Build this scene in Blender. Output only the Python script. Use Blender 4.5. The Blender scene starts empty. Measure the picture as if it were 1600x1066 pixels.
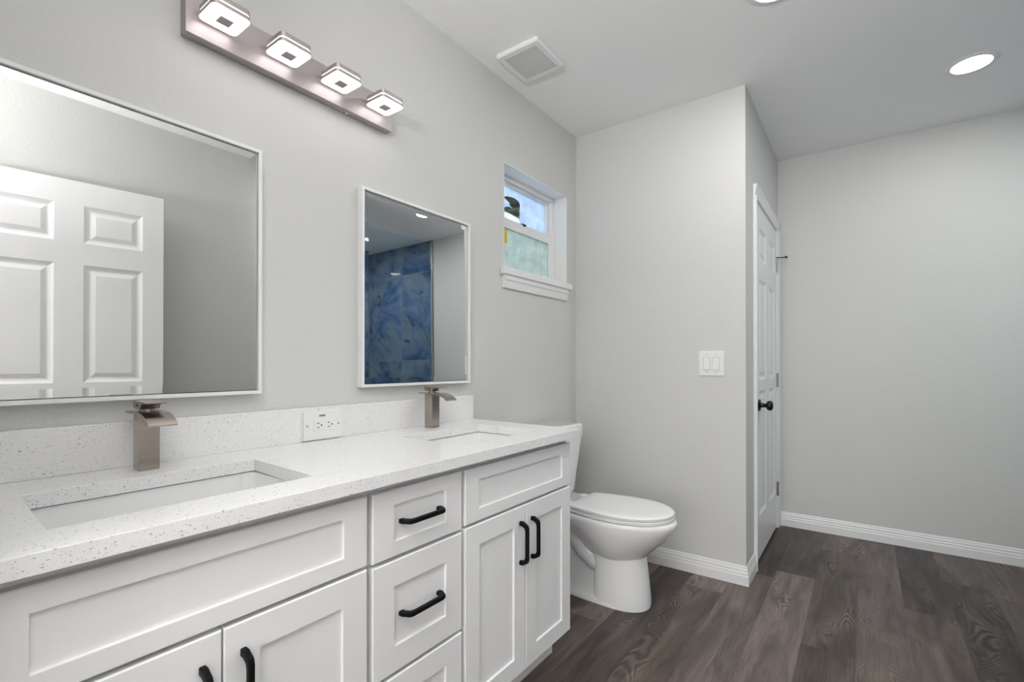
import bpy, bmesh, math, random
from mathutils import Vector, Matrix
random.seed(7)
S = bpy.context.scene
COL = S.collection

# light levels of the room and of the added fill behind the camera
LED, STRIP, CANLENS, CANW, HALLFILL, SKY, UPFILL, SHW = 2.8, 2.2, 6.0, 4.0, 64.0, 2.3, 88.0, 16.0
# ------------------------------------------------------------------ camera, world, exposure
CAM = (0.0, -1.4464, 1.1147)
cd = bpy.data.cameras.new('camera'); cam = bpy.data.objects.new('camera', cd); COL.objects.link(cam)
yaw, pitch, roll = 0.6318, 0.0048, 0.0004
fwd = Vector((math.cos(pitch)*math.cos(yaw), math.cos(pitch)*math.sin(yaw), math.sin(pitch)))
cam.location = CAM
cam.rotation_euler = fwd.to_track_quat('-Z', 'Y').to_euler()
cd.sensor_fit = 'HORIZONTAL'; cd.sensor_width = 36.0
cd.lens = 36.0*749.995/1600.0
cd.shift_y = 33.297/1600.0
cd.clip_start = 0.02
S.camera = cam
w = bpy.data.worlds.new('daylight'); S.world = w; w.use_nodes = True
bg = w.node_tree.nodes['Background']
bg.inputs['Color'].default_value = (0.88, 0.94, 1.0, 1); bg.inputs['Strength'].default_value = SKY
S.view_settings.view_transform = 'Standard'; S.view_settings.look = 'None'
S.view_settings.gamma = 1.0; S.view_settings.use_curve_mapping = False
S.view_settings.exposure = 0.30

CEIL = 2.536; XA = 2.6575; YO = -0.967; XB = 3.806; YR = -1.83; XR = 1.95; YS = -3.60; XE = 0.04

# ------------------------------------------------------------------ materials
def mat(name, color=(0.8, 0.8, 0.8), rough=0.5, metal=0.0, **kw):
    m = bpy.data.materials.new(name); m.use_nodes = True
    b = m.node_tree.nodes['Principled BSDF']
    b.inputs['Base Color'].default_value = (*color, 1); b.inputs['Roughness'].default_value = rough
    b.inputs['Metallic'].default_value = metal
    for k, v in kw.items(): b.inputs[k.replace('_', ' ')].default_value = v
    return m
def nt(m): return m.node_tree, m.node_tree.nodes['Principled BSDF']
def node(t, kind, **kw):
    n = t.nodes.new(kind)
    for k, v in kw.items():
        if k in n.inputs: n.inputs[k].default_value = v
        else: setattr(n, k, v)
    return n
def bump(m, scale, strength, dist=0.002, detail=3.0):
    t, b = nt(m)
    tc = node(t, 'ShaderNodeTexCoord'); n = node(t, 'ShaderNodeTexNoise', Scale=scale, Detail=detail)
    bp = node(t, 'ShaderNodeBump', Strength=strength, Distance=dist)
    t.links.new(tc.outputs['Object'], n.inputs['Vector']); t.links.new(n.outputs['Fac'], bp.inputs['Height'])
    t.links.new(bp.outputs['Normal'], b.inputs['Normal'])
    return m
def math_(t, op, a, b=None, c=None):
    n = t.nodes.new('ShaderNodeMath'); n.operation = op
    for i, v in enumerate((a, b, c)):
        if v is None: continue
        if isinstance(v, (int, float)): n.inputs[i].default_value = v
        else: t.links.new(v, n.inputs[i])
    return n.outputs[0]
def ramp(t, fac, stops):
    r = t.nodes.new('ShaderNodeValToRGB'); e = r.color_ramp.elements
    while len(e) < len(stops): e.new(0.5)
    for el, (p, c) in zip(e, stops): el.position = p; el.color = (*c, 1) if len(c) == 3 else c
    t.links.new(fac, r.inputs['Fac']); return r.outputs['Color']

M = {}
M['wall'] = bump(mat('wall_paint_greige', (0.64, 0.64, 0.625), 0.6), 95, 0.30, 0.003)
M['ceiling'] = bump(mat('ceiling_paint_white', (0.91, 0.91, 0.91), 0.7), 70, 0.25, 0.003)
M['white'] = mat('white_trim_paint', (0.82, 0.82, 0.82), 0.35)
M['cabinet'] = mat('white_cabinet_lacquer', (0.83, 0.83, 0.835), 0.32)
M['door'] = bump(mat('white_door_paint', (0.82, 0.82, 0.825), 0.38), 160, 0.06, 0.001)
M['vinyl'] = mat('white_window_vinyl', (0.82, 0.81, 0.81), 0.35)
M['ceramic'] = mat('white_glazed_ceramic', (0.83, 0.83, 0.83), 0.08)
M['seat'] = mat('white_toilet_seat_plastic', (0.83, 0.83, 0.83), 0.18)
M['plastic'] = mat('white_plate_plastic', (0.83, 0.83, 0.83), 0.3)
M['slot'] = mat('dark_slot', (0.02, 0.02, 0.02), 0.6)
M['greyprint'] = mat('grey_print', (0.22, 0.22, 0.22), 0.6)
M['black'] = mat('matte_black_metal', (0.004, 0.004, 0.004), 0.5, 0.0, Specular_IOR_Level=0.15)
M['bronze'] = mat('dark_bronze_metal', (0.03, 0.028, 0.027), 0.22, 0.8)
M['steel'] = mat('satin_hinge_steel', (0.42, 0.42, 0.42), 0.35, 1.0)
M['chrome'] = mat('chrome', (0.7, 0.7, 0.7), 0.08, 1.0)
M['mirror'] = mat('mirror_silver', (0.72, 0.725, 0.725), 0.0, 1.0)
M['mirror_edge'] = mat('dark_mirror_backing', (0.12, 0.12, 0.12), 0.4)  # dark backing, visible as a thin line in the gap around the glass
M['frame'] = mat('white_mirror_frame', (0.84, 0.84, 0.84), 0.3)
M['yellow'] = mat('yellow_sticker_paper', (0.75, 0.55, 0.03), 0.6)
M['leaf'] = mat('dark_green_leaves', (0.055, 0.085, 0.05), 0.6)
M['bark'] = mat('brown_bark', (0.09, 0.065, 0.045), 0.9)
M['grille_dark'] = mat('fan_grille_recess', (0.30, 0.30, 0.30), 0.7)
M['grass'] = mat('lawn', (0.08, 0.16, 0.05), 0.9)

def nickel(name, col, rough):
    m = mat(name, col, rough, 1.0); t, b = nt(m)
    tc = node(t, 'ShaderNodeTexCoord'); mp = node(t, 'ShaderNodeMapping'); mp.inputs['Scale'].default_value = (4, 4, 400)
    n = node(t, 'ShaderNodeTexNoise', Scale=3.0, Detail=2.0)
    t.links.new(tc.outputs['Object'], mp.inputs['Vector']); t.links.new(mp.outputs['Vector'], n.inputs['Vector'])
    t.links.new(math_(t, 'MULTIPLY_ADD', n.outputs['Fac'], 0.14, rough-0.07), b.inputs['Roughness'])
    return m
M['nickel'] = nickel('brushed_nickel_warm', (0.42, 0.37, 0.33), 0.25)
M['bar'] = nickel('brushed_nickel_light_bar', (0.47, 0.425, 0.425), 0.52)

def emis(name, col, st):
    m = bpy.data.materials.new(name); m.use_nodes = True; t = m.node_tree
    b = t.nodes['Principled BSDF']; b.inputs['Base Color'].default_value = (0.8, 0.8, 0.8, 1)
    b.inputs['Emission Color'].default_value = (*col, 1); b.inputs['Emission Strength'].default_value = st
    return m
M['led'] = emis('glowing_acrylic_diffuser', (1.0, 0.965, 0.955), LED)
M['led_strip'] = emis('glowing_led_strip', (1.0, 0.90, 0.87), STRIP)
M['can'] = emis('glowing_downlight_lens', (1.0, 0.99, 0.98), CANLENS)

# white quartz with grey flecks
m = M['quartz'] = mat('speckled_white_quartz', (0.83, 0.83, 0.83), 0.22); t, b = nt(m)
tc = node(t, 'ShaderNodeTexCoord'); mp = node(t, 'ShaderNodeMapping'); mp.inputs['Scale'].default_value = (1.0, 1.0, 1.5)
t.links.new(tc.outputs['Object'], mp.inputs['Vector'])
nz = node(t, 'ShaderNodeTexNoise', Scale=120.0, Detail=2.0)
t.links.new(mp.outputs['Vector'], nz.inputs['Vector'])
mixv = node(t, 'ShaderNodeMix', data_type='VECTOR'); mixv.inputs[0].default_value = 0.010
t.links.new(mp.outputs['Vector'], mixv.inputs[4]); t.links.new(nz.outputs['Color'], mixv.inputs[5])
col_prev = None
fac = None
for sc, th, sel in ((170.0, 0.30, 0.80), (330.0, 0.30, 0.72)):
    v = node(t, 'ShaderNodeTexVoronoi', Scale=sc); t.links.new(mixv.outputs[1], v.inputs['Vector'])
    sep = node(t, 'ShaderNodeSeparateColor'); t.links.new(v.outputs['Color'], sep.inputs[0])
    near = math_(t, 'LESS_THAN', v.outputs['Distance'], th)
    pick = math_(t, 'GREATER_THAN', sep.outputs[0], sel)
    f = math_(t, 'MULTIPLY', math_(t, 'MULTIPLY', near, pick), math_(t, 'MULTIPLY_ADD', sep.outputs[1], 0.6, 0.15))
    fac = f if fac is None else math_(t, 'MAXIMUM', fac, f)
mx = node(t, 'ShaderNodeMix', data_type='RGBA')
t.links.new(fac, mx.inputs[0]); mx.inputs[6].default_value = (0.83, 0.83, 0.83, 1); mx.inputs[7].default_value = (0.20, 0.195, 0.19, 1)
t.links.new(mx.outputs[2], b.inputs['Base Color'])

# grey-brown vinyl planks running along x
m = M['floor'] = mat('grey_brown_vinyl_plank', (0.1, 0.09, 0.085), 0.42); t, b = nt(m)
b.inputs['Specular IOR Level'].default_value = 0.35
tc = node(t, 'ShaderNodeTexCoord'); sp = node(t, 'ShaderNodeSeparateXYZ'); t.links.new(tc.outputs['Object'], sp.inputs[0])
PW, PL = 0.177, 1.22
yy = math_(t, 'DIVIDE', math_(t, 'ADD', sp.outputs['Y'], 0.888+PW*40), PW)
row = math_(t, 'FLOOR', yy)                                    # row 40 = the plank between y -0.888 and -0.711
fy = math_(t, 'FRACT', yy)
wn = node(t, 'ShaderNodeTexWhiteNoise', noise_dimensions='1D'); t.links.new(math_(t, 'MULTIPLY', row, 3.17), wn.inputs['W'])
off = math_(t, 'MULTIPLY', wn.outputs['Value'], PL)
for r_, jx in ((40, 2.495), (41, 1.858), (37, 2.235), (36, 2.533), (35, 2.83), (39, 1.62), (38, 2.95)):
    hit = math_(t, 'COMPARE', row, float(r_), 0.1)
    off = math_(t, 'ADD', math_(t, 'MULTIPLY', off, math_(t, 'SUBTRACT', 1.0, hit)), math_(t, 'MULTIPLY', hit, jx))
xx = math_(t, 'DIVIDE', math_(t, 'ADD', math_(t, 'SUBTRACT', sp.outputs['X'], off), PL*20), PL)
ix = math_(t, 'FLOOR', xx); fx = math_(t, 'FRACT', xx)
cmb = node(t, 'ShaderNodeCombineXYZ'); t.links.new(ix, cmb.inputs[0]); t.links.new(row, cmb.inputs[1])
wn2 = node(t, 'ShaderNodeTexWhiteNoise', noise_dimensions='3D'); t.links.new(cmb.outputs[0], wn2.inputs['Vector'])
sc2 = node(t, 'ShaderNodeSeparateColor'); t.links.new(wn2.outputs['Color'], sc2.inputs[0])
# per-plank shifted coordinates
addv = node(t, 'ShaderNodeVectorMath', operation='MULTIPLY_ADD')
t.links.new(wn2.outputs['Color'], addv.inputs[0]); addv.inputs[1].default_value = (17, 17, 17); t.links.new(tc.outputs['Object'], addv.inputs[2])
mg = node(t, 'ShaderNodeMapping'); mg.inputs['Scale'].default_value = (1.0, 6.0, 1.0); t.links.new(addv.outputs[0], mg.inputs['Vector'])
big = node(t, 'ShaderNodeTexNoise', Scale=2.3, Detail=5.0, Roughness=0.6, Distortion=0.8); t.links.new(mg.outputs['Vector'], big.inputs['Vector'])
mf = node(t, 'ShaderNodeMapping'); mf.inputs['Scale'].default_value = (2.0, 70.0, 1.0); t.links.new(addv.outputs[0], mf.inputs['Vector'])
fine = node(t, 'ShaderNodeTexNoise', Scale=3.0, Detail=4.0, Roughness=0.65); t.links.new(mf.outputs['Vector'], fine.inputs['Vector'])
# cathedral grain: contour rings of a stretched noise
mc = node(t, 'ShaderNodeMapping'); mc.inputs['Scale'].default_value = (1.3, 4.2, 1.0); t.links.new(addv.outputs[0], mc.inputs['Vector'])
cn = node(t, 'ShaderNodeTexNoise', Scale=1.5, Detail=1.5, Roughness=0.45, Distortion=0.5); t.links.new(mc.outputs['Vector'], cn.inputs['Vector'])
rings = math_(t, 'MULTIPLY_ADD', math_(t, 'SINE', math_(t, 'MULTIPLY', cn.outputs['Fac'], 230.0)), 0.5, 0.5)
msk = node(t, 'ShaderNodeTexNoise', Scale=1.7, Detail=2.0); t.links.new(mg.outputs['Vector'], msk.inputs['Vector'])
mskf = math_(t, 'MULTIPLY', math_(t, 'SMOOTH_MIN', math_(t, 'MAXIMUM', math_(t, 'MULTIPLY_ADD', msk.outputs['Fac'], 7.0, -3.7), 0.0), 1.0, 0.1), 0.85)
tone = math_(t, 'MULTIPLY_ADD', sc2.outputs[0], 0.54, -0.02)
for r_, bias in ((40, 0.22), (39, -0.09)):
    tone = math_(t, 'ADD', tone, math_(t, 'MULTIPLY', math_(t, 'COMPARE', row, float(r_), 0.1), bias))
tone = math_(t, 'ADD', tone, math_(t, 'MULTIPLY_ADD', big.outputs['Fac'], 1.15, -0.36))
tone = math_(t, 'ADD', tone, math_(t, 'MULTIPLY_ADD', fine.outputs['Fac'], 0.58, -0.29))
tone = math_(t, 'ADD', tone, math_(t, 'MULTIPLY', math_(t, 'SUBTRACT', rings, 0.5), math_(t, 'MULTIPLY', mskf, 0.62)))
base = ramp(t, tone, [(0.0, (0.022, 0.017, 0.0155)), (0.33, (0.070, 0.055, 0.050)), (0.62, (0.130, 0.106, 0.095)), (1.0, (0.25, 0.21, 0.185))])
hue = node(t, 'ShaderNodeMix', data_type='RGBA', blend_type='MULTIPLY'); hue.inputs[0].default_value = 1.0
t.links.new(base, hue.inputs[6])
t.links.new(ramp(t, sc2.outputs[1], [(0.0, (1.02, 1.0, 0.90)), (0.5, (1.0, 0.98, 0.97)), (1.0, (1.0, 0.95, 1.02))]), hue.inputs[7])
e1 = math_(t, 'LESS_THAN', math_(t, 'MINIMUM', fy, math_(t, 'SUBTRACT', 1.0, fy)), 0.006)
e2 = math_(t, 'LESS_THAN', math_(t, 'MINIMUM', fx, math_(t, 'SUBTRACT', 1.0, fx)), 0.0009)
ed = math_(t, 'MULTIPLY', math_(t, 'MAXIMUM', e1, e2), 0.45)
gm = node(t, 'ShaderNodeMix', data_type='RGBA'); t.links.new(ed, gm.inputs[0]); t.links.new(hue.outputs[2], gm.inputs[6])
gm.inputs[7].default_value = (0.03, 0.026, 0.024, 1)
t.links.new(gm.outputs[2], b.inputs['Base Color'])
bp = node(t, 'ShaderNodeBump', Strength=0.12, Distance=0.001); t.links.new(fine.outputs['Fac'], bp.inputs['Height'])
t.links.new(bp.outputs['Normal'], b.inputs['Normal'])

# blue onyx shower tile
m = M['tile'] = mat('blue_onyx_tile', (0.06, 0.12, 0.25), 0.05); t, b = nt(m)
tc = node(t, 'ShaderNodeTexCoord'); sp = node(t, 'ShaderNodeSeparateXYZ'); t.links.new(tc.outputs['Object'], sp.inputs[0])
TW, TH = 0.60, 1.0
def cell(s, o, wd):
    q = math_(t, 'DIVIDE', math_(t, 'ADD', s, o), wd); return math_(t, 'FLOOR', q), math_(t, 'FRACT', q)
ay = math_(t, 'SUBTRACT', sp.outputs['Y'], sp.outputs['X'])     # runs along either wall
iy, fy = cell(ay, 2.98+3.794+TW*20, TW); iz, fz = cell(sp.outputs['Z'], -0.2+TH*20, TH)
cmb = node(t, 'ShaderNodeCombineXYZ'); t.links.new(iy, cmb.inputs[0]); t.links.new(iz, cmb.inputs[1])
wn = node(t, 'ShaderNodeTexWhiteNoise', noise_dimensions='3D'); t.links.new(cmb.outputs[0], wn.inputs['Vector'])
addv = node(t, 'ShaderNodeVectorMath', operation='MULTIPLY_ADD')
t.links.new(wn.outputs['Color'], addv.inputs[0]); addv.inputs[1].default_value = (9, 9, 9); t.links.new(tc.outputs['Object'], addv.inputs[2])
n1 = node(t, 'ShaderNodeTexNoise', Scale=1.6, Detail=7.0, Roughness=0.62, Distortion=1.6); t.links.new(addv.outputs[0], n1.inputs['Vector'])
n2 = node(t, 'ShaderNodeTexNoise', Scale=1.25, Detail=5.0, Roughness=0.6, Distortion=1.5)
sh = node(t, 'ShaderNodeVectorMath', operation='ADD'); t.links.new(addv.outputs[0], sh.inputs[0]); sh.inputs[1].default_value = (31, 7, 3)
t.links.new(sh.outputs[0], n2.inputs['Vector'])
blue = ramp(t, n1.outputs['Fac'], [(0.30, (0.006, 0.022, 0.065)), (0.42, (0.013, 0.065, 0.18)), (0.50, (0.045, 0.115, 0.25)), (0.58, (0.10, 0.16, 0.28)), (0.70, (0.17, 0.22, 0.25))])
vein = math_(t, 'SUBTRACT', 1.0, math_(t, 'MULTIPLY', math_(t, 'ABSOLUTE', math_(t, 'SUBTRACT', n2.outputs['Fac'], 0.52)), 14.0))
vein = math_(t, 'MULTIPLY', math_(t, 'MAXIMUM', vein, 0.0), 0.5)
mv = node(t, 'ShaderNodeMix', data_type='RGBA'); t.links.new(vein, mv.inputs[0]); t.links.new(blue, mv.inputs[6]); mv.inputs[7].default_value = (0.19, 0.23, 0.22, 1)
dk = node(t, 'ShaderNodeTexNoise', Scale=5.0, Detail=6.0, Roughness=0.7, Distortion=1.0); t.links.new(sh.outputs[0], dk.inputs['Vector'])
dkf = math_(t, 'MULTIPLY', math_(t, 'GREATER_THAN', dk.outputs['Fac'], 0.645), 0.85)
md = node(t, 'ShaderNodeMix', data_type='RGBA'); t.links.new(dkf, md.inputs[0]); t.links.new(mv.outputs[2], md.inputs[6]); md.inputs[7].default_value = (0.006, 0.006, 0.02, 1)
g1 = math_(t, 'LESS_THAN', math_(t, 'MINIMUM', fy, math_(t, 'SUBTRACT', 1.0, fy)), 0.004)
g2 = math_(t, 'LESS_THAN', math_(t, 'MINIMUM', fz, math_(t, 'SUBTRACT', 1.0, fz)), 0.0025)
mg_ = node(t, 'ShaderNodeMix', data_type='RGBA'); t.links.new(math_(t, 'MULTIPLY', math_(t, 'MAXIMUM', g1, g2), 0.6), mg_.inputs[0])
t.links.new(md.outputs[2], mg_.inputs[6]); mg_.inputs[7].default_value = (0.22, 0.28, 0.33, 1)
t.links.new(mg_.outputs[2], b.inputs['Base Color'])

def frosted(name, tint, clear):
    m = bpy.data.materials.new(name); m.use_nodes = True; t = m.node_tree
    for n in list(t.nodes): t.nodes.remove(n)
    out = node(t, 'ShaderNodeOutputMaterial'); tr = node(t, 'ShaderNodeBsdfTranslucent'); cl = node(t, 'ShaderNodeBsdfTransparent'); mx = node(t, 'ShaderNodeMixShader')
    tc = node(t, 'ShaderNodeTexCoord'); n1 = node(t, 'ShaderNodeTexNoise', Scale=14.0, Detail=6.0, Roughness=0.7); t.links.new(tc.outputs['Object'], n1.inputs['Vector'])
    lo = tuple(c*0.80 for c in tint); hi = tuple(min(1, c*1.15) for c in tint)
    t.links.new(ramp(t, n1.outputs['Fac'], [(0.3, lo), (0.7, hi)]), tr.inputs['Color'])
    cl.inputs['Color'].default_value = (0.9, 0.95, 0.95, 1)
    mx.inputs[0].default_value = clear
    t.links.new(tr.outputs[0], mx.inputs[1]); t.links.new(cl.outputs[0], mx.inputs[2]); t.links.new(mx.outputs[0], out.inputs['Surface'])
    return m
M['film'] = frosted('pale_blue_frosted_film', (0.68, 0.75, 0.92), 0.06)
M['flap'] = frosted('white_torn_film', (0.93, 0.96, 0.97), 0.03)
M['obscure'] = frosted('green_obscure_glass', (0.50, 0.55, 0.54), 0.10)
def clear_glass(name, tint, gloss):
    m = bpy.data.materials.new(name); m.use_nodes = True; t = m.node_tree
    for n in list(t.nodes): t.nodes.remove(n)
    out = node(t, 'ShaderNodeOutputMaterial'); gl = node(t, 'ShaderNodeBsdfGlossy'); cl = node(t, 'ShaderNodeBsdfTransparent'); mx = node(t, 'ShaderNodeMixShader')
    fr = node(t, 'ShaderNodeLayerWeight'); fr.inputs['Blend'].default_value = 0.5
    f5 = math_(t, 'MULTIPLY_ADD', math_(t, 'POWER', fr.outputs['Facing'], 5.0), 0.9, 0.04)
    gl.inputs['Roughness'].default_value = 0.0; cl.inputs['Color'].default_value = (*tint, 1)
    t.links.new(math_(t, 'MULTIPLY', f5, gloss), mx.inputs[0])
    t.links.new(cl.outputs[0], mx.inputs[1]); t.links.new(gl.outputs[0], mx.inputs[2]); t.links.new(mx.outputs[0], out.inputs['Surface'])
    return m
M['glass'] = clear_glass('clear_shower_glass', (0.93, 0.97, 0.96), 1.0)
M['pane'] = clear_glass('clear_window_glass', (0.95, 0.97, 0.97), 1.0)

# ------------------------------------------------------------------ mesh helpers
def new(): return bmesh.new()
def box(bm, x0, x1, y0, y1, z0, z1):
    vs = [bm.verts.new(p) for p in ((x0,y0,z0),(x1,y0,z0),(x1,y1,z0),(x0,y1,z0),(x0,y0,z1),(x1,y0,z1),(x1,y1,z1),(x0,y1,z1))]
    for f in ((0,3,2,1),(4,5,6,7),(0,1,5,4),(1,2,6,5),(2,3,7,6),(3,0,4,7)): bm.faces.new([vs[i] for i in f])
    return vs
def loft(bm, rings, cap=True):
    R = [[bm.verts.new(p) for p in r] for r in rings]
    n = len(R[0])
    for a, b in zip(R, R[1:]):
        for i in range(n): bm.faces.new((a[i], a[(i+1) % n], b[(i+1) % n], b[i]))
    if cap: bm.faces.new(list(reversed(R[0]))); bm.faces.new(R[-1])
    return R
def lathe(bm, prof, origin, axis='Z', seg=28):
    o = Vector(origin)
    rings = []
    for r, h in prof:
        ring = []
        for i in range(seg):
            a = 2*math.pi*i/seg; c, s = r*math.cos(a), r*math.sin(a)
            p = {'Z': (c, s, h), 'Y': (c, h, s), 'X': (h, c, s)}[axis]
            ring.append(o+Vector(p))
        rings.append(ring)
    loft(bm, rings)
def tube(bm, pts, r, seg=12, flat=None):
    pts = [Vector(p) for p in pts]; rings = []; prev = None
    for i, p in enumerate(pts):
        d = ((pts[min(i+1, len(pts)-1)]-pts[max(i-1, 0)]).normalized())
        if prev is None:
            u = d.cross(Vector((0, 0, 1)));
            if u.length < 1e-3: u = d.cross(Vector((1, 0, 0)))
            u.normalize()
        else: u = (prev-d*prev.dot(d)).normalized()
        prev = u; v = d.cross(u); rr = r[i] if isinstance(r, (list, tuple)) else r
        rings.append([p+u*rr*math.cos(2*math.pi*k/seg)+v*rr*math.sin(2*math.pi*k/seg) for k in range(seg)])
    loft(bm, rings)
def prism(bm, pts, axis, a, b):
    """2-D polygon extruded along one axis from a to b"""
    def P(p, h): return {'X': (h, p[0], p[1]), 'Y': (p[0], h, p[1]), 'Z': (p[0], p[1], h)}[axis]
    loft(bm, [[P(p, a) for p in pts], [P(p, b) for p in pts]])
def rrect(x0, x1, y0, y1, r, seg=5):
    out = []
    for cx, cy, a0 in ((x1-r, y1-r, 0), (x0+r, y1-r, 90), (x0+r, y0+r, 180), (x1-r, y0+r, 270)):
        for k in range(seg+1):
            a = math.radians(a0+90*k/seg); out.append((cx+r*math.cos(a), cy+r*math.sin(a)))
    return out
def link(name, bm, m, parent=None, bevel=0.0, seg=2, smooth=False, sub=0):
    bmesh.ops.recalc_face_normals(bm, faces=bm.faces[:])
    me = bpy.data.meshes.new(name); bm.to_mesh(me); bm.free()
    o = bpy.data.objects.new(name, me); COL.objects.link(o)
    for k in (m if isinstance(m, (list, tuple)) else [m]): me.materials.append(k)
    if parent: o.parent = parent; o.matrix_parent_inverse = Matrix.Identity(4)
    if parent:
        # children are drawn in world coordinates, stored relative to the thing's base
        root = parent; off = Vector((0, 0, 0))
        while root: off += root.location; root = root.parent
        me.transform(Matrix.Translation(-off))
    if smooth:
        for p in me.polygons: p.use_smooth = True
    if bevel:
        bv = o.modifiers.new('bevel', 'BEVEL'); bv.width = bevel; bv.segments = seg; bv.limit_method = 'ANGLE'; bv.angle_limit = math.radians(35)
    if sub:
        s = o.modifiers.new('sub', 'SUBSURF'); s.levels = sub; s.render_levels = sub
    return o
def auto_smooth(o, ang=35):
    for p in o.data.polygons: p.use_smooth = True
    bm = bmesh.new(); bm.from_mesh(o.data)
    for e in bm.edges:
        if len(e.link_faces) == 2 and e.calc_face_angle(0) > math.radians(ang): e.smooth = False
    bm.to_mesh(o.data); bm.free(); return o
def thing(name, label, cat, loc=(0, 0, 0), group=None):
    o = bpy.data.objects.new(name, None); o.empty_display_size = 0.1; COL.objects.link(o); o.location = loc
    o['label'] = label; o['category'] = cat
    if group: o['group'] = group
    return o
def struct(name, bm, m, label=None, **kw):
    o = link(name, bm, m, **kw)
    if not o.parent:
        o['kind'] = 'structure'
        if label: o['label'] = label; o['category'] = name.split('_')[0]
    return o
def sroot(name, label, loc=(0, 0, 0)):
    o = thing(name, label, name.split('_')[0], loc); o['kind'] = 'structure'; return o
def copy_tree(o, parent=None, shift=None):
    c = o.copy(); COL.objects.link(c)
    if parent: c.parent = parent
    if shift: c.location = Vector(o.location)+Vector(shift)
    for ch in list(o.children): copy_tree(ch, c)
    return c

# ------------------------------------------------------------------ room shell
bm = new(); box(bm, -3.5, 4.0, -3.8, 0.16, -0.12, 0.0); box(bm, -3.5, -0.04, 0.16, 1.2, -0.12, 0.0)
struct('floor', bm, M['floor'], 'grey-brown wood-look vinyl plank floor')
bm = new(); box(bm, -0.04, 4.0, -3.8, 0.16, CEIL, CEIL+0.12)
struct('ceiling', bm, M['ceiling'], 'smooth white painted ceiling')
bm = new(); box(bm, -3.5, -0.04, -3.8, 1.2, CEIL, CEIL+0.12)
struct('ceiling_hall', bm, M['ceiling'], 'white ceiling of the room beyond the entry opening')
WX0, WX1, WZ0, WZ1 = 1.907, 2.537, 1.600, 2.131
bm = new()
box(bm, -0.08, WX0, 0, 0.16, 0, CEIL); box(bm, WX1, 3.95, 0, 0.16, 0, CEIL)
box(bm, WX0, WX1, 0, 0.16, 0, WZ0-0.036); box(bm, WX0, WX1, 0, 0.16, WZ1, CEIL)
struct('wall_left', bm, M['wall'], 'pale greige wall behind the vanity with the small window')
bm = new(); box(bm, XA, XA+0.115, YO+0.115, 0, 0, CEIL)
struct('wall_back', bm, M['wall'], 'pale greige wall beside the toilet with the light switch')
DX0, DX1, DZ = 2.928, 3.728, 2.04
bm = new(); box(bm, XA, DX0, YO, YO+0.115, 0, CEIL); box(bm, DX1, XB, YO, YO+0.115, 0, CEIL); box(bm, DX0, DX1, YO, YO+0.115, DZ, CEIL)
struct('wall_closet', bm, M['wall'], 'greige wall holding the closet door')
bm = new(); box(bm, XB, XB+0.12, YS-0.12, 0, 0, CEIL)
struct('wall_far', bm, M['wall'], 'long greige wall at the far end of the room')
bm = new(); box(bm, XR-0.12, XB, YS-0.12, YS, 0, CEIL)
struct('wall_shower', bm, M['wall'], 'side wall of the shower')
bm = new(); box(bm, -0.08, XR, YR-0.12, YR, 0, CEIL)
box(bm, XR-0.12, XR, YS, YR-0.12, 0, CEIL)
struct('wall_right', bm, M['wall'], 'greige wall opposite the vanity, seen in the left mirror')
bm = new(); box(bm, -0.08, XE, -0.66, 0, 0, CEIL)
struct('wall_entry', bm, M['wall'], 'greige wall with the open entry doorway')
bm = new(); box(bm, -3.5, -3.4, -3.8, 1.2, 0, CEIL)
struct('wall_hall_end', bm, M['wall'], 'end wall of the room beyond the doorway')
bm = new(); box(bm, -3.4, -0.08, 1.1, 1.2, 0, CEIL); box(bm, -0.08, 0.0, 0.16, 1.2, 0, CEIL)
struct('wall_hall_left', bm, M['wall'], 'left wall of the room beyond the doorway')
bm = new(); box(bm, -3.4, -0.08, -3.8, -3.7, 0, CEIL); box(bm, -0.08, 0.0, -3.8, YR-0.12, 0, CEIL)
struct('wall_hall_right', bm, M['wall'], 'right wall of the room beyond the doorway')

# shower tile on the far and side walls
bm = new(); box(bm, XB-0.012, XB, YS+0.012, -2.492, 0.0, CEIL)
struct('wall_tile_far', bm, M['tile'], 'blue onyx tile on the far shower wall')
bm = new(); box(bm, XR, XB, YS, YS+0.012, 0.0, CEIL)
struct('wall_tile_side', bm, M['tile'], 'blue onyx tile on the side shower wall')
bm = new(); box(bm, XB-0.012, XB, -2.492, -2.466, 0.0, CEIL)
struct('trim_1', bm, M['steel'], 'thin metal edge trim ending the blue tile')

# baseboards: stepped profile swept with mitred corners
BP = [(0, 0), (0.014, 0), (0.014, 0.046), (0.0125, 0.050), (0.0115, 0.0505), (0.0115, 0.061), (0.0095, 0.065), (0.0085, 0.0655), (0.0085, 0.077), (0.006, 0.083), (0.005, 0.092), (0.003, 0.095), (0, 0.095)]
def baseboard(name, path, label):
    """path of wall points; the room is on the left of the walking direction"""
    bm = new(); P = [Vector((*p, 0)) for p in path]; rings = []
    for i, p in enumerate(P):
        def nrm(a, b): d = (b-a).normalized(); return Vector((-d.y, d.x, 0))
        ns = [nrm(P[j], P[j+1]) for j in (i-1, i) if 0 <= j < len(P)-1]
        if len(ns) == 2:
            s = (ns[0]+ns[1]); n = s*(2/s.length_squared)
        else: n = ns[0]
        rings.append([p+n*a+Vector((0, 0, h)) for a, h in BP])
    loft(bm, rings)
    return struct(name, bm, M['white'], label)
CZX0, CZX1 = 2.872, 3.786
baseboard('baseboard_back', [(CZX0-0.001, YO), (XA, YO), (XA, -0.001)], 'white stepped baseboard beside the toilet turning the corner to the closet door')
baseboard('baseboard_far', [(XB, -2.46), (XB, YO-0.001)], 'white stepped baseboard along the far wall')
baseboard('baseboard_left', [(XA-0.015, 0), (1.66, 0)], 'white baseboard behind the toilet')
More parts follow.
